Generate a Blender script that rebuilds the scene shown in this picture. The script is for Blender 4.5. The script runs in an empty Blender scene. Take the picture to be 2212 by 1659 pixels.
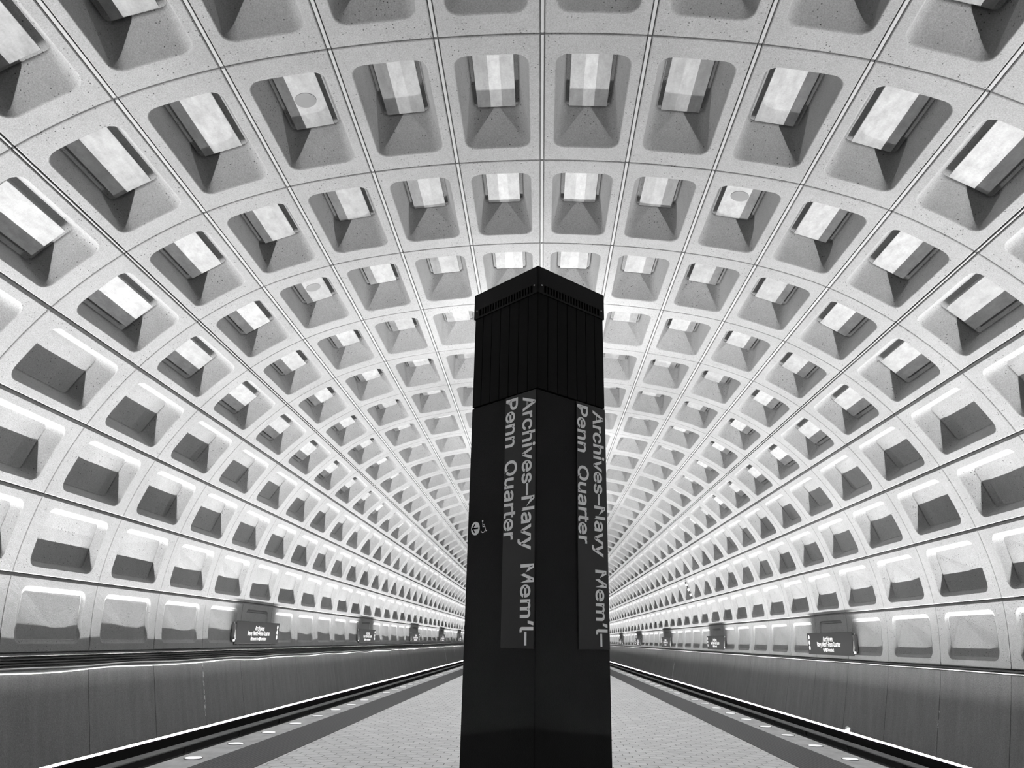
import bpy, bmesh, math, random
import numpy as np
from mathutils import Vector, Matrix

random.seed(7)
rng = np.random.default_rng(7)
SC = bpy.context.scene
COL = SC.collection
H = 1.40                      # camera height over the platform; the vault profile below is measured from the lens

# ------------------------------------------------------------------ camera
F_PX = 1637.177
cam_d = bpy.data.cameras.new('camera')
cam_d.sensor_fit = 'HORIZONTAL'
cam_d.sensor_width = 36.0
cam_d.lens = 36.0 * F_PX / 2212.0
cam_d.clip_start = 0.05
cam_d.clip_end = 400
cam = bpy.data.objects.new('camera', cam_d)
COL.objects.link(cam)
_r = Vector((0.99921456, 0.03516482, 0.01826728))
_u = Vector((-0.00602753, -0.32074608, 0.94714604))
_w = Vector((-0.03916538, 0.94651222, 0.32028219))
cam.matrix_world = Matrix(((_r.x, _u.x, -_w.x, 0.0183), (_r.y, _u.y, -_w.y, 0.0),
                           (_r.z, _u.z, -_w.z, H), (0, 0, 0, 1)))
SC.camera = cam

# ------------------------------------------------------------------ world, exposure
world = bpy.data.worlds.new('world')
SC.world = world
world.use_nodes = True
world.node_tree.nodes['Background'].inputs[0].default_value = (0.01, 0.01, 0.01, 1)
world.node_tree.nodes['Background'].inputs[1].default_value = 0.2
SC.view_settings.view_transform = 'Standard'
SC.view_settings.look = 'None'
SC.view_settings.exposure = 0.0
SC.view_settings.gamma = 1.0
SC.view_settings.use_curve_mapping = False
SC.cycles.max_bounces = 6
SC.cycles.diffuse_bounces = 3

# light levels (watts)
LAMP_W_PER_M = 132.0        # strip lamps in the troughs at the foot of both walls
PYLON_W = 560.0               # uplight on top of the farther pylons

# ------------------------------------------------------------------ node helpers
def new_mat(name):
    m = bpy.data.materials.new(name)
    m.use_nodes = True
    nt = m.node_tree
    return m, nt, nt.nodes['Principled BSDF']

class NT:
    def __init__(self, nt): self.nt = nt
    def node(self, t, **kw):
        n = self.nt.nodes.new(t)
        for k, v in kw.items(): setattr(n, k, v)
        return n
    def link(self, a, b): self.nt.links.new(a, b)
    def setv(self, sock, v):
        if hasattr(v, 'is_output') or isinstance(v, bpy.types.NodeSocket): self.link(v, sock)
        else: sock.default_value = v
    def math(self, op, a, b=None, c=None, clamp=False):
        n = self.node('ShaderNodeMath', operation=op, use_clamp=clamp)
        self.setv(n.inputs[0], a)
        if b is not None: self.setv(n.inputs[1], b)
        if c is not None: self.setv(n.inputs[2], c)
        return n.outputs[0]
    def coords(self, which='Object'):
        return self.node('ShaderNodeTexCoord').outputs[which]
    def mapping(self, vec, scale=(1, 1, 1), loc=(0, 0, 0)):
        n = self.node('ShaderNodeMapping')
        self.link(vec, n.inputs['Vector'])
        n.inputs['Scale'].default_value = scale
        n.inputs['Location'].default_value = loc
        return n.outputs[0]
    def noise(self, vec, scale, detail=3.0, rough=0.55):
        n = self.node('ShaderNodeTexNoise')
        self.link(vec, n.inputs['Vector'])
        n.inputs['Scale'].default_value = scale
        n.inputs['Detail'].default_value = detail
        n.inputs['Roughness'].default_value = rough
        return n.outputs[0]
    def voronoi(self, vec, scale):
        n = self.node('ShaderNodeTexVoronoi')
        self.link(vec, n.inputs['Vector'])
        n.inputs['Scale'].default_value = scale
        return n
    def remap(self, v, a, b, c, d, smooth=False):
        n = self.node('ShaderNodeMapRange')
        if smooth: n.interpolation_type = 'SMOOTHSTEP'
        self.setv(n.inputs[0], v)
        for i, x in zip((1, 2, 3, 4), (a, b, c, d)): n.inputs[i].default_value = x
        return n.outputs[0]
    def grey(self, v):
        n = self.node('ShaderNodeCombineColor')
        for i in range(3): self.link(v, n.inputs[i])
        return n.outputs[0]
    def bump(self, h, strength, dist, bsdf):
        n = self.node('ShaderNodeBump')
        n.inputs['Strength'].default_value = strength
        n.inputs['Distance'].default_value = dist
        self.link(h, n.inputs['Height'])
        self.link(n.outputs[0], bsdf.inputs['Normal'])

def plain(name, v, rough=0.6, metal=0.0, bump=0.0, bscale=200.0, var=0.0, spec=0.5):
    m, nt, b = new_mat(name)
    b.inputs['Base Color'].default_value = (v, v, v, 1)
    b.inputs['Roughness'].default_value = rough
    b.inputs['Metallic'].default_value = metal
    b.inputs['Specular IOR Level'].default_value = spec
    t = NT(nt)
    co = t.coords()
    n = t.noise(co, bscale, 2.0)
    if var:
        n2 = t.noise(co, 3.0, 4.0)
        k = t.math('ADD', t.math('MULTIPLY', t.math('SUBTRACT', n2, 0.5), var * 2), t.math('MULTIPLY', t.math('SUBTRACT', n, 0.5), var))
        t.link(t.grey(t.math('MULTIPLY', t.math('ADD', k, 1.0), v, clamp=True)), b.inputs['Base Color'])
    if bump: t.bump(n, bump, 0.004, b)
    return m

def concrete(name, v, pits=0.5, grain=0.16, mott=0.16):
    m, nt, b = new_mat(name)
    t = NT(nt)
    co = t.coords()
    big = t.noise(co, 0.9, 4.0, 0.6)
    mid = t.noise(co, 9.0, 3.0, 0.6)
    fine = t.noise(co, 62.0, 3.0, 0.75)
    k = t.math('MULTIPLY', t.math('SUBTRACT', big, 0.5), mott * 2)
    k = t.math('ADD', k, t.math('MULTIPLY', t.math('SUBTRACT', mid, 0.5), mott))
    k = t.math('ADD', k, t.math('MULTIPLY', t.math('SUBTRACT', fine, 0.5), grain * 2))
    base = t.math('MULTIPLY', t.math('ADD', k, 1.0), v, clamp=True)
    # small blow-holes of cast concrete, in drifts
    vo = t.voronoi(co, 22.0)
    drift = t.remap(t.noise(co, 2.2, 2.0), 0.42, 0.58, 0.0, 1.0)
    pit = t.math('MULTIPLY', t.remap(vo.outputs['Distance'], 0.10, 0.24, 1.0, 0.0), drift)
    sep = t.node('ShaderNodeSeparateColor'); t.link(vo.outputs['Color'], sep.inputs[0])
    pit = t.math('MULTIPLY', pit, t.math('GREATER_THAN', sep.outputs[0], 0.55))
    base = t.math('MULTIPLY', base, t.math('SUBTRACT', 1.0, t.math('MULTIPLY', pit, pits)))
    t.link(t.grey(base), b.inputs['Base Color'])
    b.inputs['Roughness'].default_value = 0.85
    b.inputs['Specular IOR Level'].default_value = 0.2
    hgt = t.math('SUBTRACT', t.math('ADD', fine, t.math('MULTIPLY', mid, 0.6)), t.math('MULTIPLY', pit, 1.5))
    t.bump(hgt, 0.5, 0.008, b)
    return m

M = {}
M['concrete'] = concrete('cast_concrete', 0.225, pits=0.85, grain=0.60, mott=0.18)
M['filler'] = plain('joint_filler', 0.29, 0.8, var=0.1)

# dirty track wall: grey concrete with upright streaks and a few pale mineral runs at its joints
def track_wall_mat():
    m, nt, b = new_mat('track_wall_concrete')
    t = NT(nt)
    co = t.coords()
    st = t.noise(t.mapping(co, (1, 1.6, 0.22)), 2.3, 5.0, 0.65)
    st2 = t.noise(t.mapping(co, (1, 9.0, 0.5)), 2.0, 3.0, 0.6)
    fine = t.noise(co, 45.0, 3.0, 0.75)
    k = t.math('ADD', t.math('MULTIPLY', t.math('SUBTRACT', st, 0.5), 0.55), t.math('MULTIPLY', t.math('SUBTRACT', st2, 0.5), 0.07))
    k = t.math('ADD', k, t.math('MULTIPLY', t.math('SUBTRACT', fine, 0.5), 1.3))
    base = t.math('MULTIPLY', t.math('ADD', k, 1.0), 0.20, clamp=True)
    sp = t.node('ShaderNodeSeparateXYZ'); t.link(co, sp.inputs[0])
    wob = t.math('MULTIPLY', t.math('SUBTRACT', t.noise(co, 6.0, 3.0), 0.5), 0.12)
    ragged = t.remap(t.noise(co, 16.0, 3.0), 0.42, 0.56, 0.0, 1.0)
    for side, y, zlo, zhi, wd in ((-1, 21.27, -0.62, 0.75, 0.035), (1, 53.7, -0.7, 0.2, 0.10), (-1, 75.3, -0.6, 0.5, 0.12), (-1, 83.4, -0.2, 0.6, 0.12), (1, 18.57, -0.25, 0.1, 0.03)):
        d = t.math('ABSOLUTE', t.math('SUBTRACT', t.math('ADD', sp.outputs[1], wob), y))
        mk = t.remap(d, wd * 0.5, wd, 1.0, 0.0)
        mk = t.math('MULTIPLY', mk, t.math('LESS_THAN', t.math('ABSOLUTE', t.math('SUBTRACT', sp.outputs[2], (zlo + zhi) / 2)), (zhi - zlo) / 2))
        mk = t.math('MULTIPLY', mk, t.math('GREATER_THAN', t.math('MULTIPLY', sp.outputs[0], side), 0.0))
        mk = t.math('MULTIPLY', mk, ragged)
        base = t.math('ADD', base, t.math('MULTIPLY', mk, 0.5), clamp=True)
    t.link(t.grey(base), b.inputs['Base Color'])
    b.inputs['Roughness'].default_value = 0.9
    b.inputs['Specular IOR Level'].default_value = 0.15
    t.bump(t.math('ADD', fine, t.math('MULTIPLY', st2, 0.5)), 0.6, 0.012, b)
    return m
M['track_wall'] = track_wall_mat()

# hexagonal quarry tiles with dark grout
def hex_mat():
    m, nt, b = new_mat('hexagon_tiles')
    t = NT(nt)
    co = t.coords()
    sp = t.node('ShaderNodeSeparateXYZ'); t.link(co, sp.inputs[0])
    W = 0.222
    px = t.math('ADD', t.math('DIVIDE', sp.outputs[0], W), 100.0)
    py = t.math('ADD', t.math('DIVIDE', sp.outputs[1], W), 100.0)
    R3 = math.sqrt(3)
    def cell(ox, oy):
        ax = t.math('SUBTRACT', t.math('MODULO', t.math('SUBTRACT', px, ox), 1.0), 0.5)
        ay = t.math('SUBTRACT', t.math('MODULO', t.math('SUBTRACT', py, oy), R3), R3 / 2)
        x, y = t.math('ABSOLUTE', ax), t.math('ABSOLUTE', ay)
        return t.math('MAXIMUM', x, t.math('ADD', t.math('MULTIPLY', x, 0.5), t.math('MULTIPLY', y, R3 / 2))), ax, ay
    d1, ax1, ay1 = cell(0, 0)
    d2, ax2, ay2 = cell(0.5, R3 / 2)
    d = t.math('MINIMUM', d1, d2)
    grout = t.remap(d, 0.474, 0.492, 0.0, 1.0, smooth=True)
    first = t.math('LESS_THAN', d1, d2)
    # one random tone a tile
    cx = t.math('ADD', t.math('SUBTRACT', px, t.math('ADD', t.math('MULTIPLY', ax1, first), t.math('MULTIPLY', ax2, t.math('SUBTRACT', 1.0, first)))), 0.0)
    cy = t.math('SUBTRACT', py, t.math('ADD', t.math('MULTIPLY', ay1, first), t.math('MULTIPLY', ay2, t.math('SUBTRACT', 1.0, first))))
    cv = t.node('ShaderNodeCombineXYZ'); t.link(cx, cv.inputs[0]); t.link(cy, cv.inputs[1])
    wn = t.node('ShaderNodeTexWhiteNoise', noise_dimensions='2D')
    vm = t.node('ShaderNodeVectorMath', operation='SNAP')
    t.link(cv.outputs[0], vm.inputs[0]); vm.inputs[1].default_value = (0.25, 0.2165, 1)
    t.link(vm.outputs[0], wn.inputs[0])
    tone = t.remap(wn.outputs[0], 0, 1, 0.76, 0.88)
    fine = t.noise(co, 60.0, 3.0, 0.7)
    tone = t.math('MULTIPLY', tone, t.remap(fine, 0.3, 0.7, 0.9, 1.1))
    base = t.math('ADD', t.math('MULTIPLY', tone, t.math('SUBTRACT', 1.0, grout)), t.math('MULTIPLY', grout, 0.02))
    t.link(t.grey(base), b.inputs['Base Color'])
    b.inputs['Roughness'].default_value = 0.55
    b.inputs['Specular IOR Level'].default_value = 0.3
    t.bump(t.math('MULTIPLY', grout, -1.0), 0.8, 0.006, b)
    return m
M['tiles'] = hex_mat()

# tactile warning strip: rows of small domes
def tactile_mat():
    m, nt, b = new_mat('tactile_strip')
    t = NT(nt)
    co = t.coords()
    sp = t.node('ShaderNodeSeparateXYZ'); t.link(co, sp.inputs[0])
    P = 0.052
    def fr(v): return t.math('SUBTRACT', t.math('MODULO', t.math('ADD', t.math('DIVIDE', v, P), 400.0), 1.0), 0.5)
    a, c = fr(sp.outputs[0]), fr(sp.outputs[1])
    r = t.math('SQRT', t.math('ADD', t.math('MULTIPLY', a, a), t.math('MULTIPLY', c, c)))
    dome = t.remap(r, 0.18, 0.36, 1.0, 0.0, smooth=True)
    base = t.math('ADD', t.math('MULTIPLY', dome, 0.10), 0.055)
    t.link(t.grey(base), b.inputs['Base Color'])
    b.inputs['Roughness'].default_value = 0.7
    t.bump(dome, 0.9, 0.01, b)
    return m
M['tactile'] = tactile_mat()

def granite_mat():
    m, nt, b = new_mat('granite')
    t = NT(nt)
    co = t.coords()
    n1 = t.noise(t.mapping(co, (1.0, 0.6, 1.0)), 5.0, 4.0, 0.6)
    n2 = t.noise(co, 120.0, 2.0, 0.8)
    base = t.math('MULTIPLY', t.math('ADD', t.remap(n1, 0.3, 0.7, 0.75, 1.15), t.math('MULTIPLY', t.math('SUBTRACT', n2, 0.5), 0.5)), 0.55, clamp=True)
    t.link(t.grey(base), b.inputs['Base Color'])
    b.inputs['Roughness'].default_value = 0.6
    return m
M['granite'] = granite_mat()

# pale acoustic panels: sheeted, faintly wrinkled and marked, each with its own pattern
def panel_mat():
    m, nt, b = new_mat('acoustic_panel_sheet')
    t = NT(nt)
    oi = t.node('ShaderNodeObjectInfo')
    vm = t.node('ShaderNodeVectorMath', operation='ADD')
    co = t.coords()
    sc = t.node('ShaderNodeVectorMath', operation='SCALE')
    cmb = t.node('ShaderNodeCombineXYZ')
    t.link(oi.outputs['Random'], cmb.inputs[0]); t.link(oi.outputs['Random'], cmb.inputs[1])
    t.link(cmb.outputs[0], sc.inputs[0]); sc.inputs['Scale'].default_value = 57.0
    t.link(co, vm.inputs[0]); t.link(sc.outputs[0], vm.inputs[1])
    p = vm.outputs[0]
    n1 = t.noise(t.mapping(p, (2.4, 1.0, 1.0)), 3.2, 5.0, 0.7)
    n2 = t.noise(t.mapping(p, (1, 2.2, 1)), 22.0, 3.0, 0.7)
    k = t.math('ADD', t.remap(n1, 0.3, 0.7, 0.72, 1.12), t.math('MULTIPLY', t.math('SUBTRACT', n2, 0.5), 0.35))
    base = t.math('MULTIPLY', k, t.remap(oi.outputs['Random'], 0, 1, 0.25, 0.33), clamp=True)
    t.link(t.grey(base), b.inputs['Base Color'])
    b.inputs['Roughness'].default_value = 0.55
    t.bump(n1, 0.25, 0.02, b)
    return m
M['panel'] = panel_mat()
M['patch'] = plain('grey_round_patch', 0.15, 0.8, var=0.1)
M['pylon'] = plain('black_enamel', 0.003, 0.6, bump=0.2, bscale=140.0, spec=0.06)
M['pylon_face'] = plain('bronze_black_face', 0.0055, 0.5, bump=0.5, bscale=160.0, var=0.25, spec=0.08)
M['pylon_sign'] = plain('dark_sign_panel', 0.014, 0.40, bump=0.15, bscale=160.0, var=0.2, spec=0.3)
M['black'] = plain('black_void', 0.004, 0.9, spec=0.0)
M['letter'] = plain('pale_lettering', 0.92, 0.5)
M['white'] = plain('white_lettering', 0.55, 0.6)
M['sign'] = plain('dark_sign_board', 0.026, 0.7, var=0.1, spec=0.05)
M['steel'] = plain('bright_steel', 0.55, 0.35, 0.6)
M['darksteel'] = plain('dark_steel', 0.02, 0.6)
M['reflector'] = plain('white_reflector', 0.40, 0.6)
M['trackbed'] = plain('dark_trackbed', 0.018, 0.95, bump=0.4, bscale=30.0, spec=0.0)  # one near-black tone for trackbed, parapet, platform side and end walls
M['cover'] = plain('dusty_cover_board', 0.16, 0.9, bump=0.5, bscale=50.0, var=0.5)
M['cable'] = plain('pale_conduit', 0.70, 0.5)
M['litter'] = plain('pale_litter', 0.7, 0.7)
M['rail'] = plain('rail_steel', 0.12, 0.4, 0.7)

def emit_mat(name, v, s):
    m, nt, b = new_mat(name)
    b.inputs['Base Color'].default_value = (v, v, v, 1)
    b.inputs['Emission Color'].default_value = (1, 1, 1, 1)
    b.inputs['Emission Strength'].default_value = s
    return m
M['lens'] = emit_mat('edge_light_lens', 0.8, 0.7)
M['tube'] = emit_mat('lamp_tube', 0.8, 2.0)

# ------------------------------------------------------------------ object helpers
def mesh_obj(name, verts, faces, mat, parent=None, smooth=None):
    me = bpy.data.meshes.new(name)
    me.from_pydata([tuple(v) for v in verts], [], [tuple(f) for f in faces])
    me.update()
    mats = mat if isinstance(mat, (list, tuple)) else [mat]
    for mm in mats: me.materials.append(mm)
    if smooth is not None:
        me.polygons.foreach_set('use_smooth', np.full(len(me.polygons), smooth, dtype=bool) if isinstance(smooth, bool) else smooth)
    o = bpy.data.objects.new(name, me)
    COL.objects.link(o)
    if parent: o.parent = parent
    return o

def bm_obj(name, bm, mat, parent=None, smooth=False):
    me = bpy.data.meshes.new(name)
    bmesh.ops.recalc_face_normals(bm, faces=bm.faces[:])
    bm.to_mesh(me); bm.free()
    for p in me.polygons: p.use_smooth = smooth
    me.materials.append(mat)
    o = bpy.data.objects.new(name, me)
    COL.objects.link(o)
    if parent: o.parent = parent
    return o

def add_box(bm, lo, hi, mat=None, bevel=0.0):
    """box between two corners, in the frame of the 4x4 matrix mat"""
    lo, hi = Vector(lo), Vector(hi)
    r = bmesh.ops.create_cube(bm, size=1.0)
    vs = r['verts']
    for v in vs:
        v.co = Vector(((lo.x + hi.x) / 2 + v.co.x * (hi.x - lo.x), (lo.y + hi.y) / 2 + v.co.y * (hi.y - lo.y), (lo.z + hi.z) / 2 + v.co.z * (hi.z - lo.z)))
    if bevel:
        es = list({e for v in vs for e in v.link_edges})
        r2 = bmesh.ops.bevel(bm, geom=es, offset=bevel, segments=2, affect='EDGES', profile=0.5)
        vs = list({v for f in r2['faces'] for v in f.verts} | {v for v in vs if v.is_valid})
    if mat is not None:
        for v in vs: v.co = mat @ v.co
    return vs

def add_cyl(bm, r, depth, mat, seg=20, r2=None):
    bmesh.ops.create_cone(bm, cap_ends=True, segments=seg, radius1=r, radius2=r if r2 is None else r2, depth=depth, matrix=mat)

def empty(name, loc=(0, 0, 0), rotz=0.0):
    o = bpy.data.objects.new(name, None)
    o.empty_display_size = 0.2
    COL.objects.link(o)
    o.location = loc
    o.rotation_euler = (0, 0, rotz)
    return o

def tag(o, label, cat, group=None):
    o['label'] = label; o['category'] = cat
    if group: o['group'] = group
    return o

def struct(o, label=None, cat=None):
    o['kind'] = 'structure'
    if label: o['label'] = label
    if cat: o['category'] = cat
    return o

ONES = ['', 'first', 'second', 'third', 'fourth', 'fifth', 'sixth', 'seventh', 'eighth', 'ninth', 'tenth', 'eleventh', 'twelfth', 'thirteenth', 'fourteenth',
        'fifteenth', 'sixteenth', 'seventeenth', 'eighteenth', 'nineteenth']
TENS = {2: ('twenty', 'twentieth'), 3: ('thirty', 'thirtieth'), 4: ('forty', 'fortieth'), 5: ('fifty', 'fiftieth'), 6: ('sixty', 'sixtieth'), 7: ('seventy', 'seventieth')}
def ordinal(n):
    if n < 20: return ONES[n]
    a, b = divmod(n, 10)
    return TENS[a][1] if b == 0 else TENS[a][0] + '-' + ONES[b]

# text turned into a mesh, fitted to a wanted size
try:
    import os
    FONT = bpy.data.fonts.load(os.path.join(bpy.utils.system_resource('DATAFILES'), 'fonts', 'Inter.woff2'))
except Exception:
    FONT = None
def text_mesh(body, weight=0.0, extrude=0.002):
    c = bpy.data.curves.new('lettering', 'FONT')
    c.body = body
    if FONT: c.font = FONT
    c.size = 1.0
    c.offset = weight
    c.extrude = 0.0
    c.resolution_u = 4
    o = bpy.data.objects.new('lettering', c)
    COL.objects.link(o)
    dg = bpy.context.evaluated_depsgraph_get()
    me = bpy.data.meshes.new_from_object(o.evaluated_get(dg))
    vs = np.array([v.co[:] for v in me.vertices])
    fs = [tuple(p.vertices) for p in me.polygons]
    bpy.data.objects.remove(o); bpy.data.curves.remove(c); bpy.data.meshes.remove(me)
    return vs, fs
CAP = None
def cap_height():
    global CAP
    if CAP is None:
        v, _ = text_mesh('H')
        CAP = v[:, 1].max()
    return CAP
def lettering(body, origin, ex, ey, cap, length, mat, parent, weight=0.0, name='lettering', center=False, lift=0.002):
    """origin = left end of the base line; ex = reading direction, ey = up of the letters; a double space starts a new piece"""
    v, f = text_mesh(body, weight)
    ex, ey, origin = np.array(ex, float), np.array(ey, float), np.array(origin, float)
    n = np.cross(ex, ey)
    x0, x1 = v[:, 0].min(), v[:, 0].max()
    sx = length / (x1 - x0); sy = cap / cap_height()
    if center: origin = origin - ex * length / 2
    P = origin + np.outer((v[:, 0] - x0) * sx, ex) + np.outer(v[:, 1] * sy, ey) + n * lift
    cuts = []
    if '  ' in body:
        head = text_mesh(body.split('  ')[0], weight)[0]
        cuts = [head[:, 0].max() + 0.02]
    lo = -1e9
    for hi in cuts + [1e9]:
        fs = [q for q in f if lo <= v[q[0], 0] < hi]
        lo = hi
        ids = sorted({i for q in fs for i in q}); mp = {i: k for k, i in enumerate(ids)}
        mesh_obj(name, P[ids], [tuple(mp[i] for i in q) for q in fs], mat, parent)

# ------------------------------------------------------------------ vault profile (half, crown to wall foot), X outwards, Z from the lens
PX = np.array([0., 1.37019, 2.73893, 4.09765, 5.40434, 6.57493, 7.57840, 8.35443, 8.86578, 9.11896, 9.05471])
PZ = np.array([7.36669, 7.31238, 7.15484, 6.88324, 6.41191, 5.68603, 4.73038, 3.58916, 2.31280, 0.94123, -0.38766]) + H
RING = 2.70
Y0 = 7.7678
_KX = np.concatenate([[-PX[1]], PX, [PX[10] - 0.2]])
_KZ = np.concatenate([[PZ[1]], PZ, [PZ[10] - 1.33]])
def prof(t):
    """point and outward normal on the half profile at parameter t (0 crown .. 10 foot)"""
    t = np.asarray(t, float)
    i = np.clip(np.floor(t).astype(int), 0, 9)
    u = t - i
    out = []
    der = []
    for K in (_KX, _KZ):
        p0, p1, p2, p3 = K[i], K[i + 1], K[i + 2], K[i + 3]
        a = 2 * p1; b = p2 - p0; c = 2 * p0 - 5 * p1 + 4 * p2 - p3; d = -p0 + 3 * p1 - 3 * p2 + p3
        out.append(0.5 * (a + b * u + c * u * u + d * u ** 3))
        der.append(0.5 * (b + 2 * c * u + 3 * d * u * u))
    n = np.stack([-der[1], der[0]], -1)
    n = n / np.linalg.norm(n, axis=-1, keepdims=True)
    return np.stack(out, -1), n

# coffer shape by row (0 at the crown .. 9 at the foot of the vault)
C_DEPTH = [0.57, 0.57, 0.55, 0.51, 0.47, 0.42, 0.37, 0.29, 0.16, 0.042]
C_YIN = [0.27, 0.27, 0.26, 0.25, 0.22, 0.19, 0.15, 0.12, 0.09, 0.07]
C_SIN = [0.14, 0.14, 0.13, 0.13, 0.12, 0.105, 0.10, 0.08, 0.06, 0.05]
OP_S, OP_Y, OP_R = 0.185, 0.355, 0.17
NS, NC = 4, 4                # points a side and a corner
def loop_round(s0, s1, y0, y1, r):
    pts = []
    cs = [(s1 - r, y0 + r, -90), (s1 - r, y1 - r, 0), (s0 + r, y1 - r, 90), (s0 + r, y0 + r, 180)]
    for k in range(4):
        cx, cy, a0 = cs[k]
        for i in range(NC + 1):
            a = math.radians(a0 + 90 * i / NC)
            pts.append((cx + r * math.cos(a), cy + r * math.sin(a)))
        nx, ny, na = cs[(k + 1) % 4]
        a = math.radians(na)
        q = (nx + r * math.cos(a), ny + r * math.sin(a)); p = pts[-1]
        for i in range(1, NS): pts.append((p[0] + (q[0] - p[0]) * i / NS, p[1] + (q[1] - p[1]) * i / NS))
    return pts
def loop_rect(s0, s1, y0, y1, r):
    """rectangle with the same number of points as loop_round, its corner points spread along both edges"""
    pts = []
    corners = [(s1, y0), (s1, y1), (s0, y1), (s0, y0)]
    dirs_in = [(1, 0), (0, 1), (-1, 0), (0, -1)]
    for k in range(4):
        c = corners[k]; din = dirs_in[k]; dout = dirs_in[(k + 1) % 4]
        for i in range(NC + 1):
            w = (i - NC / 2) / (NC / 2)
            d = din if w < 0 else dout
            pts.append((c[0] + d[0] * w * r, c[1] + d[1] * w * r))
        n = corners[(k + 1) % 4]; nd = dirs_in[(k + 1) % 4]
        p = pts[-1]; q = (n[0] - nd[0] * r, n[1] - nd[1] * r)
        for i in range(1, NS): pts.append((p[0] + (q[0] - p[0]) * i / NS, p[1] + (q[1] - p[1]) * i / NS))
    return pts

def cell_template(row):
    """one coffered unit of the given row: vertices (X, y, Z) on the right half, faces, smooth flags"""
    L = float(np.hypot(PX[row + 1] - PX[row], PZ[row + 1] - PZ[row]))
    gs = 0.036 if row < 5 else 0.030
    D, yi, si = C_DEPTH[row], C_YIN[row], C_SIN[row]
    s0, s1, y0, y1 = OP_S, L - OP_S, OP_Y, RING - OP_Y
    loops = [
        (loop_rect(0, L, 0, RING, 0.2), 0.065),
        (loop_rect(gs - 0.006, L - gs + 0.006, 0.007, RING - 0.007, 0.2), 0.06),
        (loop_rect(gs, L - gs, 0.012, RING - 0.012, 0.2), 0.009),
        (loop_rect(gs + 0.010, L - gs - 0.010, 0.022, RING - 0.022, 0.2), 0.0),
        (loop_round(s0 - 0.018, s1 + 0.018, y0 - 0.018, y1 + 0.018, OP_R + 0.018), 0.0),
        (loop_round(s0 - 0.004, s1 + 0.004, y0 - 0.004, y1 + 0.004, OP_R + 0.004), 0.006),
        (loop_round(s0 + 0.004, s1 - 0.004, y0 + 0.006, y1 - 0.006, OP_R), 0.024),
        (loop_round(s0 + si * 0.9, s1 - si * 0.9, y0 + yi * 0.92, y1 - yi * 0.92, 0.10), D * 0.93),
        (loop_round(s0 + si + 0.02, s1 - si - 0.02, y0 + yi + 0.02, y1 - yi - 0.02, 0.08), D),
    ]
    V = []; N = len(loops[0][0])
    for pts, d in loops:
        a = np.array(pts)
        # s runs from the lower joint (t = row+1) up to the upper joint (t = row)
        P, n = prof(row + 1 - a[:, 0] / L)
        Q = P + n * d
        V += [(q[0], y, q[1]) for q, y in zip(Q, a[:, 1])]
    Fc = []; sm = []
    for k in range(len(loops) - 1):
        for i in range(N):
            j = (i + 1) % N
            Fc.append((k * N + i, (k + 1) * N + i, (k + 1) * N + j, k * N + j))
            sm.append(k in (4, 5, 6, 7))
    Fc.append(tuple((len(loops) - 1) * N + i for i in range(N))); sm.append(False)
    return np.array(V), Fc, sm

def vault_part(name, rows, side_list, i0, i1):
    VV, FF, SM = [], [], []
    off = 0
    for row in rows:
        V, Fc, sm = cell_template(row)
        for side in side_list:
            W = V.copy(); W[:, 0] *= side
            for i in range(i0, i1):
                U = W.copy(); U[:, 1] += Y0 + i * RING
                VV.append(U)
                if side > 0: FF += [tuple(x + off for x in f) for f in Fc]
                else: FF += [tuple(x + off for x in reversed(f)) for f in Fc]
                SM += sm
                off += len(V)
    return np.concatenate(VV), FF, SM

RI0, RI1 = -8, 50
YA, YB = Y0 + RI0 * RING, Y0 + RI1 * RING

# ceiling: the rows over the platform and tracks, plus the pale filler strips in its long joints
v, f, s = vault_part('ceiling', range(0, 6), (1, -1), RI0, RI1)
nf = len(f)
fv, ff = [], []
for t_ in range(-5, 6):
    (p,), (n,) = prof([abs(t_)])
    w = 0.020 if abs(t_) < 5 else 0.010
    sg = 1 if t_ >= 0 else -1
    tx, tz = n[1], -n[0]
    for i in range(RI0, RI1):
        b0 = len(v) + len(fv)
        ya, yb = Y0 + i * RING + 0.02, Y0 + (i + 1) * RING - 0.02
        dpt = 0.006
        for (du, dd) in ((-w, dpt), (w, dpt), (w, 0.06), (-w, 0.06)):
            for y in (ya, yb):
                fv.append((sg * (p[0] + tx * du + n[0] * dd), y, p[1] + tz * du + n[1] * dd))
        ff += [(b0, b0 + 1, b0 + 3, b0 + 2), (b0 + 2, b0 + 3, b0 + 5, b0 + 4), (b0 + 6, b0 + 7, b0 + 1, b0), (b0, b0 + 2, b0 + 4, b0 + 6), (b0 + 1, b0 + 7, b0 + 5, b0 + 3)]
ceiling = mesh_obj('ceiling', np.concatenate([v, np.array(fv)]), f + ff, [M['concrete'], M['filler']], smooth=s + [False] * len(ff))
mi = np.zeros(len(ceiling.data.polygons), dtype=np.int32); mi[nf:] = 1
ceiling.data.polygons.foreach_set('material_index', mi)
struct(ceiling, 'pale coffered concrete vault over the platform', 'ceiling')

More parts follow.
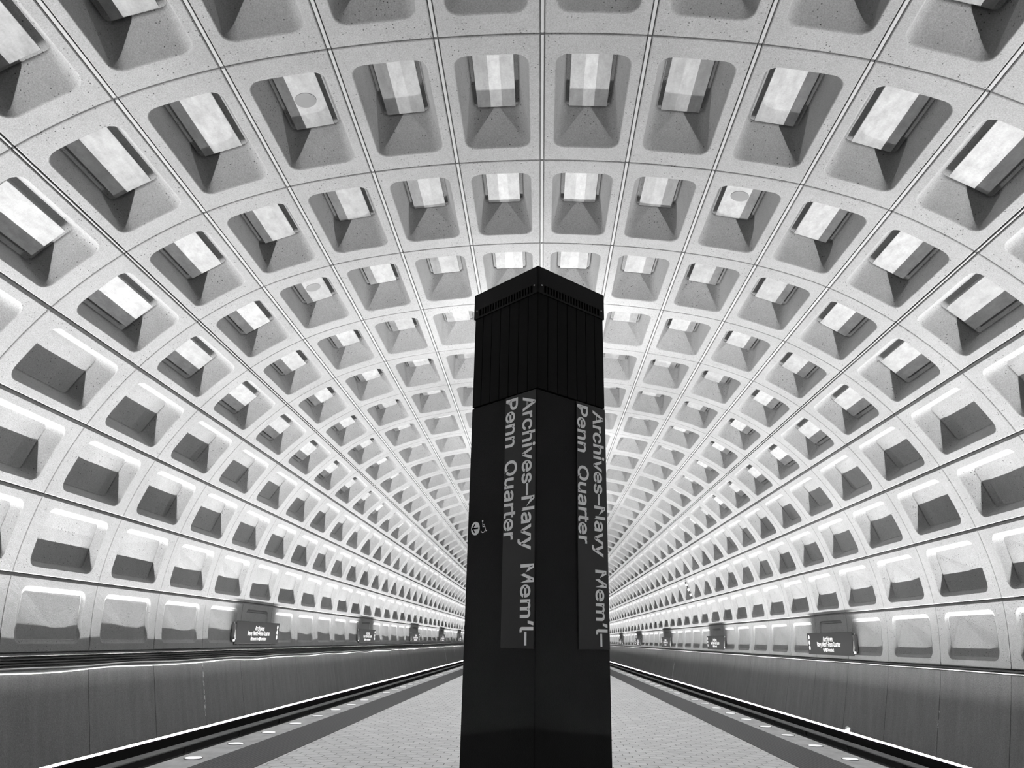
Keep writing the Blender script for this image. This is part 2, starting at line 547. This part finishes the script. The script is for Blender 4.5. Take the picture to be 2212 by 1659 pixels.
# the two coffered walls and the plain track wall under them
def track_wall(side):
    left = side < 0
    if left:
        pr = [(9.055, -0.388), (9.055, -0.41), (9.075, -0.425), (9.17, -0.43), (9.17, -0.66), (9.03, -0.675), (9.00, -0.70)]
    else:
        pr = [(9.055, -0.388), (9.055, -0.405), (9.065, -0.415), (9.13, -0.42), (9.13, -0.455), (9.05, -0.46), (9.035, -0.475)]
    low = [(8.965, -0.85), (8.90, -1.15), (8.825, -1.50), (8.745, -1.85), (8.68, -2.15), (8.64, -2.35), (8.62, -2.60)]
    pr = pr + low
    P = np.array(pr); P[:, 1] += H
    d = np.gradient(P, axis=0); n = np.stack([-d[:, 1], d[:, 0]], 1); n /= np.linalg.norm(n, axis=1, keepdims=True)
    n[:7] = (1, 0)
    if n[-3, 0] < 0: n[7:] *= -1
    ys = [0.0, 0.006, 0.014, RING / 2, RING - 0.014, RING - 0.006, RING]
    dd = [0.04, 0.02, 0.0, 0.0, 0.0, 0.02, 0.04]
    V, Fc = [], []
    for i in range(RI0, RI1):
        for y, g in zip(ys, dd):
            for k in range(len(P)):
                gg = g if k >= 5 else 0
                V.append((side * (P[k, 0] + n[k, 0] * gg), Y0 + i * RING + y, P[k, 1] + n[k, 1] * gg))
    m_ = len(P)
    for a in range(len(ys) * (RI1 - RI0) - 1):
        for k in range(m_ - 1):
            q = (a * m_ + k, (a + 1) * m_ + k, (a + 1) * m_ + k + 1, a * m_ + k + 1)
            Fc.append(q if left else tuple(reversed(q)))
    return np.array(V), Fc

for side, nm in ((-1, 'left'), (1, 'right')):
    v, f, s = vault_part('wall', range(6, 10), (side,), RI0, RI1)
    v2, f2 = track_wall(side)
    n1 = len(f)
    o = mesh_obj('wall_' + nm, np.concatenate([v, v2]), f + [tuple(x + len(v) for x in q) for q in f2], [M['concrete'], M['track_wall']],
                 smooth=s + [False] * len(f2))
    mi = np.zeros(len(o.data.polygons), dtype=np.int32); mi[n1:] = 1
    o.data.polygons.foreach_set('material_index', mi)
    struct(o, 'coffered concrete wall with a plain dark track wall below, on the %s' % nm, 'wall')

# end walls far down the station and behind the lens
def end_wall(name, y):
    ts = np.linspace(0, 10, 41)
    P, n = prof(ts)
    P = P + n * 0.6
    pts = [(x, z) for x, z in P] + [(8.9, -1.25)]
    ring = [(-x, y, z) for x, z in reversed(pts)] + [(x, y, z) for x, z in pts[1:]]
    o = mesh_obj(name, ring, [tuple(range(len(ring)))], M['trackbed'])
    struct(o)
end_wall('wall_far', YB - 0.1)
end_wall('wall_near', YA + 0.1)

# ------------------------------------------------------------------ platform, trackbed
TILE_X, TACT_X, EDGE_X = 3.16, 3.86, 4.31
BED = -1.16
def slab(name, x0, x1, z0, z1, mat, y0=YA + 0.2, y1=YB - 0.2, bevel=0.0):
    bm = bmesh.new(); add_box(bm, (x0, y0, z0), (x1, y1, z1), bevel=bevel)
    return bm_obj(name, bm, mat)
struct(slab('floor', -TILE_X, TILE_X, -0.12, 0.0, M['tiles']), 'platform floor of pale hexagonal tiles', 'floor')
k = 1
for side in (-1, 1):
    a, b = sorted((side * TILE_X, side * TACT_X))
    struct(slab('trim_%d' % k, a + 0.002, b - 0.002, -0.12, 0.004, M['tactile']), 'dark tactile warning strip on the platform', 'strip'); k += 1
    a, b = sorted((side * TACT_X, side * EDGE_X))
    bm = bmesh.new()
    # granite edge course, slab by slab
    n_ = int((YB - YA - 0.4) / 1.327)
    for i in range(n_):
        y = YA + 0.2 + i * 1.327
        add_box(bm, (a, y + 0.001, -0.16), (b, y + 1.326, 0.0))
    struct(bm_obj('trim_%d' % k, bm, M['granite']), 'grey granite platform edge', 'edge'); k += 1
struct(slab('trim_5', -4.22, 4.22, BED, -0.14, M['trackbed']), 'dark side of the platform', 'platform')
struct(slab('trim_6', -8.75, 8.75, BED - 0.15, BED, M['trackbed']), 'dark trackbed beside the platform', 'trackbed')

# ------------------------------------------------------------------ lamp troughs at the foot of both walls, with their strip lamps
for side, nm in ((-1, 'left'), (1, 'right')):
    root = empty('lamp_trough', (side * 8.50, 0, BED))
    tag(root, 'continuous lamp trough glowing white along the foot of the %s track wall' % nm, 'light')
    sx = (lambda x: side * x)
    def part(name, x0, x1, z0, z1, mat):
        bm = bmesh.new()
        a, b = sorted((side * (x0 - 8.50), side * (x1 - 8.50)))
        add_box(bm, (a, YA + 0.3, z0 - BED), (b, YB - 0.3, z1 - BED))
        return bm_obj(name, bm, mat, root)
    part('parapet', 8.485, 8.60, BED, -2.305 + H, M['trackbed'])
    part('front_lip', 8.485, 8.497, -2.305 + H, -2.250 + H, M['trackbed'])
    part('reflector', 8.56, 8.572, -2.305 + H, -2.225 + H, M['reflector'])
    part('lamp_tube', 8.539, 8.551, -2.302 + H, -2.291 + H, M['tube'])
    n_seg = 10
    seg = (YB - YA - 1.0) / n_seg
    for i in range(n_seg):
        ld = bpy.data.lights.new('strip_lamp', 'AREA')
        ld.shape = 'RECTANGLE'; ld.size = 0.007; ld.size_y = seg
        ld.energy = LAMP_W_PER_M * seg
        ld.spread = math.radians(116)
        lo = bpy.data.objects.new('strip_lamp', ld)
        COL.objects.link(lo)
        lo.parent = root
        lo.location = (side * (8.545 - 8.50), YA + 0.5 + seg * (i + 0.5), -2.285 + H - BED)
        # emits along local -Z: turn it up and lean it towards the middle of the vault
        lo.rotation_euler = (0, math.pi + side * math.radians(2), 0)

# third-rail covers and running rails
for side, nm in ((-1, 'left'), (1, 'right')):
    root = empty('third_rail', (side * 7.225, 0, BED))
    tag(root, 'grey dusty third rail cover board along the %s track' % nm, 'rail')
    bm = bmesh.new()
    add_box(bm, (-0.125, YA + 0.5, -2.155 + H - BED), (0.125, YB - 0.5, -2.13 + H - BED), bevel=0.006)
    bm_obj('cover_board', bm, M['cover'], root)
    bm = bmesh.new(); add_box(bm, (-0.05, YA + 0.5, 0.1), (0.05, YB - 0.5, 0.24), bevel=0.01)
    bm_obj('power_rail', bm, M['darksteel'], root)
    bm = bmesh.new()
    add_box(bm, (0.085 * side - 0.02, 0, 0.0), (0.085 * side + 0.02, 0.08, -2.155 + H - BED))
    add_box(bm, (-0.05, -0.02, 0.0), (0.05, 0.10, 0.1))
    br = bm_obj('cover_bracket', bm, M['darksteel'], root)
    br.location.y = 8.0
    for i in range(1, 40):
        c = br.copy(); COL.objects.link(c); c.location.y = 8.0 + 3.0 * i
    for gx, which in ((5.28, 'platform side'), (6.715, 'wall side')):
        prf = [(-0.07, 0), (0.07, 0), (0.07, 0.012), (0.012, 0.03), (0.012, 0.11), (0.036, 0.12), (0.036, 0.15), (-0.036, 0.15), (-0.036, 0.12), (-0.012, 0.11), (-0.012, 0.03), (-0.07, 0.012)]
        n_ = len(prf)
        vs = [(side * gx + x, y_, BED + z) for y_ in (YA + 0.5, YB - 0.5) for x, z in prf]
        fs = [(i, (i + 1) % n_, n_ + (i + 1) % n_, n_ + i) for i in range(n_)] + [tuple(range(n_)), tuple(range(2 * n_ - 1, n_ - 1, -1))]
        o = mesh_obj('running_rail', vs, fs, M['rail'])
        tag(o, 'steel running rail on the %s of the %s track' % (which, nm), 'rail', 'running rails')

# ------------------------------------------------------------------ cables along the left wall and cover strip on the right
def tube_along(name, pts, r, mat, parent=None, seg=6):
    V, Fc = [], []
    for (x, y, z) in pts:
        for k in range(seg):
            a = 2 * math.pi * k / seg
            V.append((x + r * math.cos(a), y, z + r * math.sin(a)))
    for i in range(len(pts) - 1):
        for k in range(seg):
            Fc.append((i * seg + k, i * seg + (k + 1) % seg, (i + 1) * seg + (k + 1) % seg, (i + 1) * seg + k))
    return mesh_obj(name, V, Fc, mat, parent, smooth=True)
ys_ = np.arange(YA + 0.4, YB - 0.4, 0.45)
for z_, amp, ph, lab in ((-0.625, 0.012, 0.0, 'upper of the two pale sagging conduits along the left wall ledge'), (-0.69, 0.016, 0.6, 'lower of the two pale sagging conduits along the left wall ledge')):
    pts = [((-8.985 if z_ > -0.65 else -8.955), y, z_ + H + amp * math.sin(y * 2 * math.pi / 5.4 + ph) + 0.006 * math.sin(y * 1.9 + ph * 3)) for y in ys_]
    o = tube_along('conduit', pts, 0.016, M['cable'])
    tag(o, lab, 'conduit', 'pale conduits on the left wall')
for z_, lab in ((-0.475, 'topmost dark cable in the recess under the left coffers'), (-0.525, 'middle dark cable in the recess under the left coffers'), (-0.575, 'lowest dark cable in the recess under the left coffers')):
    pts = [(-9.11, y, z_ + H + 0.005 * math.sin(y * 1.3 + z_ * 40)) for y in ys_]
    o = tube_along('cable', pts, 0.02, M['darksteel'])
    tag(o, lab, 'cable', 'dark cables on the left wall')
o = tube_along('conduit', [(9.045, y, -0.437 + H + 0.003 * math.sin(y * 1.1)) for y in ys_], 0.012, M['cable'])
tag(o, 'thin pale conduit in the joint under the right coffers', 'conduit')

# ------------------------------------------------------------------ platform edge lights
def make_edge_light():
    root = empty('edge_light')
    bm = bmesh.new()
    add_cyl(bm, 0.112, 0.006, Matrix.Translation((0, 0, 0.002)), 28, 0.110)
    bm_obj('rim', bm, M['darksteel'], root)
    bm = bmesh.new()
    add_cyl(bm, 0.100, 0.004, Matrix.Translation((0, 0, 0.006)), 28, 0.097)
    bm_obj('lens', bm, M['lens'], root)
    return root
def dup(root):
    r = root.copy(); COL.objects.link(r)
    for ch in root.children:
        c = ch.copy(); COL.objects.link(c); c.parent = r
        for g in ch.children:
            d = g.copy(); COL.objects.link(d); d.parent = c
    return r
light0 = make_edge_light()
first = True
for side, nm in ((-1, 'left'), (1, 'right')):
    for k in range(0, 62):
        o = light0 if first else dup(light0)
        first = False
        o.location = (side * 4.10, 8.51 + 1.327 * k, 0.0)
        tag(o, 'round white edge light in the %s granite edge, %s from the near end' % (nm, ordinal(k + 1)), 'light', 'platform edge lights')

# ------------------------------------------------------------------ acoustic panels in the upper coffers
def panel_base():
    bm = bmesh.new()
    add_box(bm, (-0.295, -0.66, 0.0), (0.295, 0.66, 0.032), bevel=0.005)
    return bm_obj('acoustic_panel', bm, M['panel'])
pan0 = panel_base()
first = True
PATCHED = {(0, -3), (1, 3), (2, -4)}
for i in range(-1, 15):
    for side in (-1, 1):
        for row in range(6):
            A = np.array([PX[row + 1], PZ[row + 1]]); B = np.array([PX[row], PZ[row]])
            e = (B - A) / np.linalg.norm(B - A); n = np.array([-e[1], e[0]])
            if n @ (A + 1e-9) < 0: n = -n
            mid = (A + B) / 2
            sag = np.linalg.norm(prof([row + 0.5])[0][0] - mid)
            c = mid + n * (C_DEPTH[row] - 0.058)
            o = pan0 if first else pan0.copy()
            if not first: COL.objects.link(o)
            first = False
            E_ = Vector((side * e[0], 0, e[1])); Nn = Vector((side * n[0], 0, n[1])); Yv = Nn.cross(E_)
            o.matrix_world = Matrix(((E_.x, Yv.x, Nn.x, side * c[0]), (E_.y, Yv.y, Nn.y, Y0 + i * RING + 1.335), (E_.z, Yv.z, Nn.z, c[1]), (0, 0, 0, 1)))
            ring_n = ordinal(i + 2)
            patched = (i, side * (row + 1)) in PATCHED
            lab = '%s acoustic panel, %s coffer %s of the crown joint, %s arch from the camera' % ('round-patched' if patched else 'pale', ordinal(row + 1), 'left' if side < 0 else 'right', ring_n)
            tag(o, lab, 'panel', 'acoustic panels in the coffers')
            if patched:
                bm = bmesh.new()
                add_cyl(bm, 0.155, 0.006, Matrix.Translation((0.02, 0.05, -0.003)), 36)
                bm_obj('round_patch', bm, M['patch'], o)

# ------------------------------------------------------------------ pylons
PA = 0.781                     # side of the square shaft
PHI = math.radians(45.6)
def face_frames(z0=0.0):
    """left and right visible faces: (direction away from the front corner, outward normal)"""
    eL = Vector((-math.cos(PHI), math.sin(PHI), 0)); eR = Vector((math.sin(PHI), math.cos(PHI), 0))
    return eL, eR
def make_pylon(with_signs=True):
    eL, eR = face_frames()
    root = empty('station_pylon')
    ctr = (eL + eR) * (PA / 2)
    zv = Vector((0, 0, 1))
    # frame with x = eR, y = eL, z up and its origin at the front corner
    MF = Matrix(((eR.x, eL.x, 0, 0), (eR.y, eL.y, 0, 0), (0, 0, 1, 0), (0, 0, 0, 1)))
    Z_SIGN, Z_LOUV, Z_CAP = 1.835 + H, 2.635 + H, 2.866 + H
    bm = bmesh.new(); add_box(bm, (0, 0, 0.0), (PA, PA, Z_SIGN - 0.012), MF, bevel=0.006)
    bm_obj('shaft', bm, M['pylon_face'], root)
    bm = bmesh.new(); add_box(bm, (0.012, 0.012, Z_SIGN - 0.012), (PA - 0.012, PA - 0.012, Z_LOUV + 0.2), MF)
    bm_obj('core', bm, M['black'], root)
    # louvre section: upright slats round all four faces
    bm = bmesh.new()
    nsl = 7; pit = PA / nsl
    for q in range(4):
        R = Matrix.Translation((PA / 2, PA / 2, 0)) @ Matrix.Rotation(q * math.pi / 2, 4, 'Z') @ Matrix.Translation((-PA / 2, -PA / 2, 0))
        for k_ in range(nsl):
            add_box(bm, (k_ * pit + 0.003, 0.0, Z_SIGN), ((k_ + 1) * pit - 0.003, 0.011, Z_LOUV), MF @ R, bevel=0.0025)
    bm_obj('louvre', bm, M['pylon'], root)
    # cap: four plates, each pierced by a row of slots
    bm = bmesh.new()
    n_slot = 20
    s_lo, s_hi, z_lo, z_hi = 0.06, PA - 0.055, 2.652 + H, 2.715 + H
    for q in range(4):
        R = MF @ Matrix.Translation((PA / 2, PA / 2, 0)) @ Matrix.Rotation(q * math.pi / 2, 4, 'Z') @ Matrix.Translation((-PA / 2, -PA / 2, 0))
        o_ = 0.008
        add_box(bm, (-o_, -o_, z_hi), (PA + o_, 0.006, Z_CAP), R)
        add_box(bm, (-o_, -o_, Z_LOUV), (PA + o_, 0.006, z_lo), R)
        add_box(bm, (-o_, -o_, z_lo), (s_lo, 0.006, z_hi), R)
        add_box(bm, (s_hi, -o_, z_lo), (PA + o_, 0.006, z_hi), R)
        p_ = (s_hi - s_lo) / n_slot
        for k_ in range(1, n_slot):
            add_box(bm, (s_lo + k_ * p_ - 0.0065, -o_ + 0.001, z_lo), (s_lo + k_ * p_ + 0.0065, 0.004, z_hi), R)
    add_box(bm, (-0.004, -0.004, Z_CAP - 0.02), (PA + 0.004, PA + 0.004, Z_CAP - 0.005), MF)
    cap = bm_obj('cap', bm, M['pylon_face'], root)
    bm = bmesh.new()
    for q in range(4):
        R = MF @ Matrix.Translation((PA / 2, PA / 2, 0)) @ Matrix.Rotation(q * math.pi / 2, 4, 'Z') @ Matrix.Translation((-PA / 2, -PA / 2, 0))
        for s_ in (0.032, PA - 0.032):
            add_cyl(bm, 0.006, 0.006, R @ Matrix.Translation((s_, -0.010, 2.705 + H)) @ Matrix.Rotation(math.pi / 2, 4, 'X'), 10)
    bm_obj('screw', bm, M['steel'], cap)
    if not with_signs: return root
    nL = Vector((-math.sin(PHI), -math.cos(PHI), 0)); nR = Vector((math.cos(PHI), -math.sin(PHI), 0))
    # left face: frame x = eL (u), y = z, z = normal
    def face_matrix(e, n):
        return Matrix(((e.x, 0, n.x, 0), (e.y, 0, n.y, 0), (0, 1, n.z, 0), (0, 0, 0, 1)))
    for e, n, u0, u1, base1, base2, up, c1, c2 in ((eL, nL, 0.008, 0.350, 0.145, 0.338, -1, 0.130, 0.128), (eR, nR, 0.430, 0.773, 0.622, 0.440, 1, 0.120, 0.116)):
        FM = face_matrix(e, n)
        bm = bmesh.new(); add_box(bm, (u0, -0.053 + H, -0.002), (u1, 1.822 + H, 0.008), FM, bevel=0.002)
        sp_ = bm_obj('sign_panel', bm, M['pylon_sign'], root)
        ex = (0, 0, -1); ey = tuple(e * up)
        for body, bu, ztop, zbot, cap_h in (('Archives\u2013Navy  Mem\u2019l\u2013', base1, 1.785, -0.033, c1), ('Penn  Quarter', base2, 1.800, 0.705, c2)):
            o3 = e * bu + n * 0.0085 + Vector((0, 0, ztop + H))
            lettering(body, o3, ex, ey, cap_h, ztop - zbot, M['letter'], sp_, weight=0.017, lift=0.0012)
    # round arrow and wheelchair symbols low on the left face
    FM = face_matrix(eL, nL)
    z_s = 0.826 + H
    bm = bmesh.new(); add_cyl(bm, 0.052, 0.002, FM @ Matrix.Translation((0.684, z_s, 0.0012)), 36)
    disc = bm_obj('arrow_disc', bm, M['letter'], root)
    def strokes(name, polys, wd, mat, lift, parent):
        bm = bmesh.new()
        for poly in polys:
            for (a, b) in zip(poly[:-1], poly[1:]):
                A_, B_ = Vector((a[0], a[1], 0)), Vector((b[0], b[1], 0))
                d_ = (B_ - A_).normalized(); pp = Vector((-d_.y, d_.x, 0)) * (wd / 2)
                A_ = A_ - d_ * wd * 0.3; B_ = B_ + d_ * wd * 0.3
                vs = [bm.verts.new(FM @ Vector((w_.x, w_.y, lift))) for w_ in (A_ + pp, A_ - pp, B_ - pp, B_ + pp)]
                bm.faces.new(vs)
        return bm_obj(name, bm, mat, parent)
    # +u runs to the picture's left, so the arrow points along +u
    strokes('arrow', [[(0.653, z_s), (0.716, z_s)], [(0.692, z_s + 0.030), (0.719, z_s), (0.692, z_s - 0.030)]], 0.012, M['black'], 0.003, disc)
    wc = []
    cu, cz, rr = 0.590, z_s - 0.012, 0.027
    wc.append([(cu + rr * math.cos(a), cz + rr * math.sin(a)) for a in np.radians(np.linspace(110, 330, 15))][::-1])
    wc.append([(cu + 0.006, z_s + 0.040), (cu + 0.004, z_s + 0.006), (cu - 0.022, z_s + 0.004), (cu - 0.034, z_s - 0.030), (cu - 0.046, z_s - 0.026)])
    wc.append([(cu + 0.005, z_s + 0.024), (cu - 0.018, z_s + 0.022)])
    chair = strokes('wheelchair_symbol', wc, 0.006, M['letter'], 0.0022, root)
    bm = bmesh.new(); add_cyl(bm, 0.008, 0.001, FM @ Matrix.Translation((cu + 0.008, z_s + 0.051, 0.0016)), 14)
    bm_obj('head', bm, M['letter'], chair)
    # shallow case on the rear left face, standing a little proud of the left edge
    bm = bmesh.new(); add_box(bm, (0.03, PA, 0.5), (PA - 0.03, PA + 0.022, 0.93 + H), MF, bevel=0.004)
    bm_obj('rear_case', bm, M['pylon'], root)
    return root
py = make_pylon(True)
py.location = (-0.0154 + 0.0, 5.50, 0.0)
tag(py, 'tall black station pylon standing in the middle of the platform', 'pylon', 'station pylons')
for k_, lab in ((1, 'second'), (2, 'third'), (3, 'fourth')):
    p2 = dup(py)
    p2.location = (0.0, 5.50 + 4 * RING * k_, 0.0)
    tag(p2, 'black station pylon with an uplight, %s in the row behind the foremost one' % lab, 'pylon', 'station pylons')
    eL, eR = face_frames()
    ctr = (eL + eR) * (PA / 2)
    bm = bmesh.new()
    add_cyl(bm, 0.26, 0.05, Matrix.Translation((ctr.x, ctr.y, 2.866 + H + 0.02)), 28)
    bm_obj('uplight_housing', bm, M['darksteel'], p2)
    for sg in (-1, 1):                           # two floods, one thrown each way along the vault
        ld = bpy.data.lights.new('uplight', 'AREA'); ld.shape = 'RECTANGLE'; ld.size = 0.36; ld.size_y = 0.16; ld.energy = PYLON_W
        lo = bpy.data.objects.new('uplight', ld); COL.objects.link(lo); lo.parent = p2
        lo.location = (ctr.x, ctr.y + sg * 0.13, 2.866 + H + 0.14); lo.rotation_euler = (math.pi - sg * math.radians(54), 0, 0)
        bm = bmesh.new()
        add_box(bm, (-0.19, -0.09, -0.02), (0.19, 0.09, -0.004), Matrix.Translation((ctr.x, ctr.y + sg * 0.13, 2.866 + H + 0.14)) @ Matrix.Rotation(-sg * math.radians(54), 4, 'X'))
        bm_obj('flood_lamp', bm, M['darksteel'], p2)

# ------------------------------------------------------------------ station name signs along both walls
def make_wall_sign(side):
    """built for the left wall (side -1) facing +X, or the right wall (side +1) facing -X; origin at the middle of the board"""
    root = empty('wall_sign')
    wd, ht = 3.83, 0.66
    nx = -side                                   # outward from the wall
    bm = bmesh.new()
    add_box(bm, (-0.015, -wd / 2, -ht / 2), (0.015, wd / 2, ht / 2), bevel=0.006)
    bd = bm_obj('sign_board', bm, M['sign'], root)
    ex = (0, 1, 0) if side < 0 else (0, -1, 0)   # reading direction
    fx = nx * 0.016
    def line(body, yc, z, cap, length):
        lettering(body, (fx, yc, z), ex, (0, 0, 1), cap, length, M['white'], bd, weight=0.014, center=True, lift=0.002)
    yo = 0.03
    line('Archives', 0.02, 0.070, 0.138, 0.84)
    line('Navy Mem\u2019l\u2013Penn Quarter', 0.0, -0.080, 0.130, 2.00)
    def dots(name, items, rad):
        for (y, z) in items:
            bm = bmesh.new()
            add_cyl(bm, rad, 0.003, Matrix.Translation((fx + nx * 0.0015, y, z)) @ Matrix.Rotation(math.pi / 2, 4, 'Y'), 24)
            bm_obj(name, bm, M['white'], bd)
    if side < 0:
        line('Branch Ave    Huntington', 0.08, -0.222, 0.088, 1.26)
        dots('line_dot', [(-0.64, -0.180), (0.105, -0.180)], 0.055)
    else:
        line('Greenbelt', -0.14, -0.222, 0.088, 0.56)
        dots('line_dot', [(0.43, -0.180), (0.24, -0.180)], 0.055)
    dots('service_dot', [(1.74, 0.20), (1.74, 0.035), (1.74, -0.13)], 0.066)
    # wall brackets behind the board near both ends
    for y in (-1.62, 1.62):
        bm = bmesh.new()
        wx = side * 0.06
        add_box(bm, (min(side * 0.015, wx), y - 0.035, 0.10), (max(side * 0.015, wx), y + 0.035, 0.17))
        add_box(bm, (min(side * 0.015, wx), y - 0.035, -0.24), (max(side * 0.015, wx), y + 0.035, -0.17))
        add_box(bm, (min(side * 0.015, side * 0.035), y - 0.05, -0.28), (max(side * 0.015, side * 0.035), y + 0.05, 0.26))
        br = bm_obj('bracket', bm, M['darksteel'], root)
        if y > 0: continue                        # the bright strut shows only at the near end
        bm = bmesh.new()
        a_, b_ = Vector((side * 0.055, y - 0.36, 0.30)), Vector((side * -0.01, y - 0.33, -0.20))
        d_ = b_ - a_
        add_box(bm, (-0.014, -0.014, 0), (0.014, 0.014, d_.length), Matrix.Translation(a_) @ d_.to_track_quat('Z', 'Y').to_matrix().to_4x4())
        bm_obj('strut', bm, M['steel'], br)
    # junction box behind the near end with a pale plate
    bm = bmesh.new()
    add_box(bm, (min(side * 0.01, side * 0.10), -2.04, -0.22), (max(side * 0.01, side * 0.10), -1.72, 0.25), bevel=0.01)
    jb = bm_obj('junction_box', bm, M['darksteel'], root)
    bm = bmesh.new()
    add_box(bm, (min(side * -0.005, side * 0.01), -2.08, -0.26), (max(side * -0.005, side * 0.01), -1.95, -0.20))
    bm_obj('plate', bm, M['white'], jb)
    return root
for side, nm in ((-1, 'left'), (1, 'right')):
    s0 = None
    for k_ in range(5):
        o = make_wall_sign(side) if s0 is None else dup(s0)
        if s0 is None: s0 = o
        o.location = (side * 9.015, 25.32 + 16.2 * k_, 0.075 + H)
        lab = ('largest and nearest dark station name sign on the %s track wall' % nm) if k_ == 0 else ('dark station name sign on the %s track wall, %s along from the nearest' % (nm, ordinal(k_ + 1)))
        tag(o, lab, 'sign', 'station name signs on the %s wall' % nm)

# ------------------------------------------------------------------ small things
bm = bmesh.new()
bmesh.ops.create_icosphere(bm, subdivisions=3, radius=1.0)
for v_ in bm.verts:
    n_ = v_.co.normalized()
    k_ = 1 + 0.12 * math.sin(5 * n_.x + 3 * n_.z) + 0.08 * math.cos(7 * n_.y)
    v_.co = Vector((n_.x * 0.05 * k_, n_.y * 0.095 * k_, n_.z * 0.06 * k_))
o = bm_obj('litter', bm, M['litter'], smooth=True)
o.location = (8.568, 23.3, -2.225 + H + 0.068); o.rotation_euler = (0, 0, 0.3)
tag(o, 'small pale crumpled litter lying on the edge of the right lamp trough', 'litter')

# broken pale strip hanging in a ring joint, high on the right wall
root = empty('cable_clip_strip', (0, Y0 + 14 * RING, 0))
tag(root, 'dark cable with pale clips in a joint on the right coffered wall', 'cable')
pts = []
for t_ in np.linspace(7.15, 7.95, 12):
    (p,), (n,) = prof([t_]); pts.append(p - n * 0.075)
bm = bmesh.new(); bm2 = bmesh.new()
for k_, (a, b) in enumerate(zip(pts[:-1], pts[1:])):
    d_ = Vector((b[0] - a[0], 0, b[1] - a[1]))
    Mx = Matrix.Translation((a[0], 0, a[1])) @ d_.to_track_quat('Z', 'Y').to_matrix().to_4x4()
    add_box(bm, (-0.03, -0.03, 0), (0.03, 0.03, d_.length), Mx)
    if k_ % 3 == 1: add_box(bm2, (-0.05, -0.06, 0), (0.05, 0.06, d_.length * 1.4), Mx)
bm_obj('cable', bm, M['darksteel'], root)
bm_obj('clip', bm2, M['white'], root)
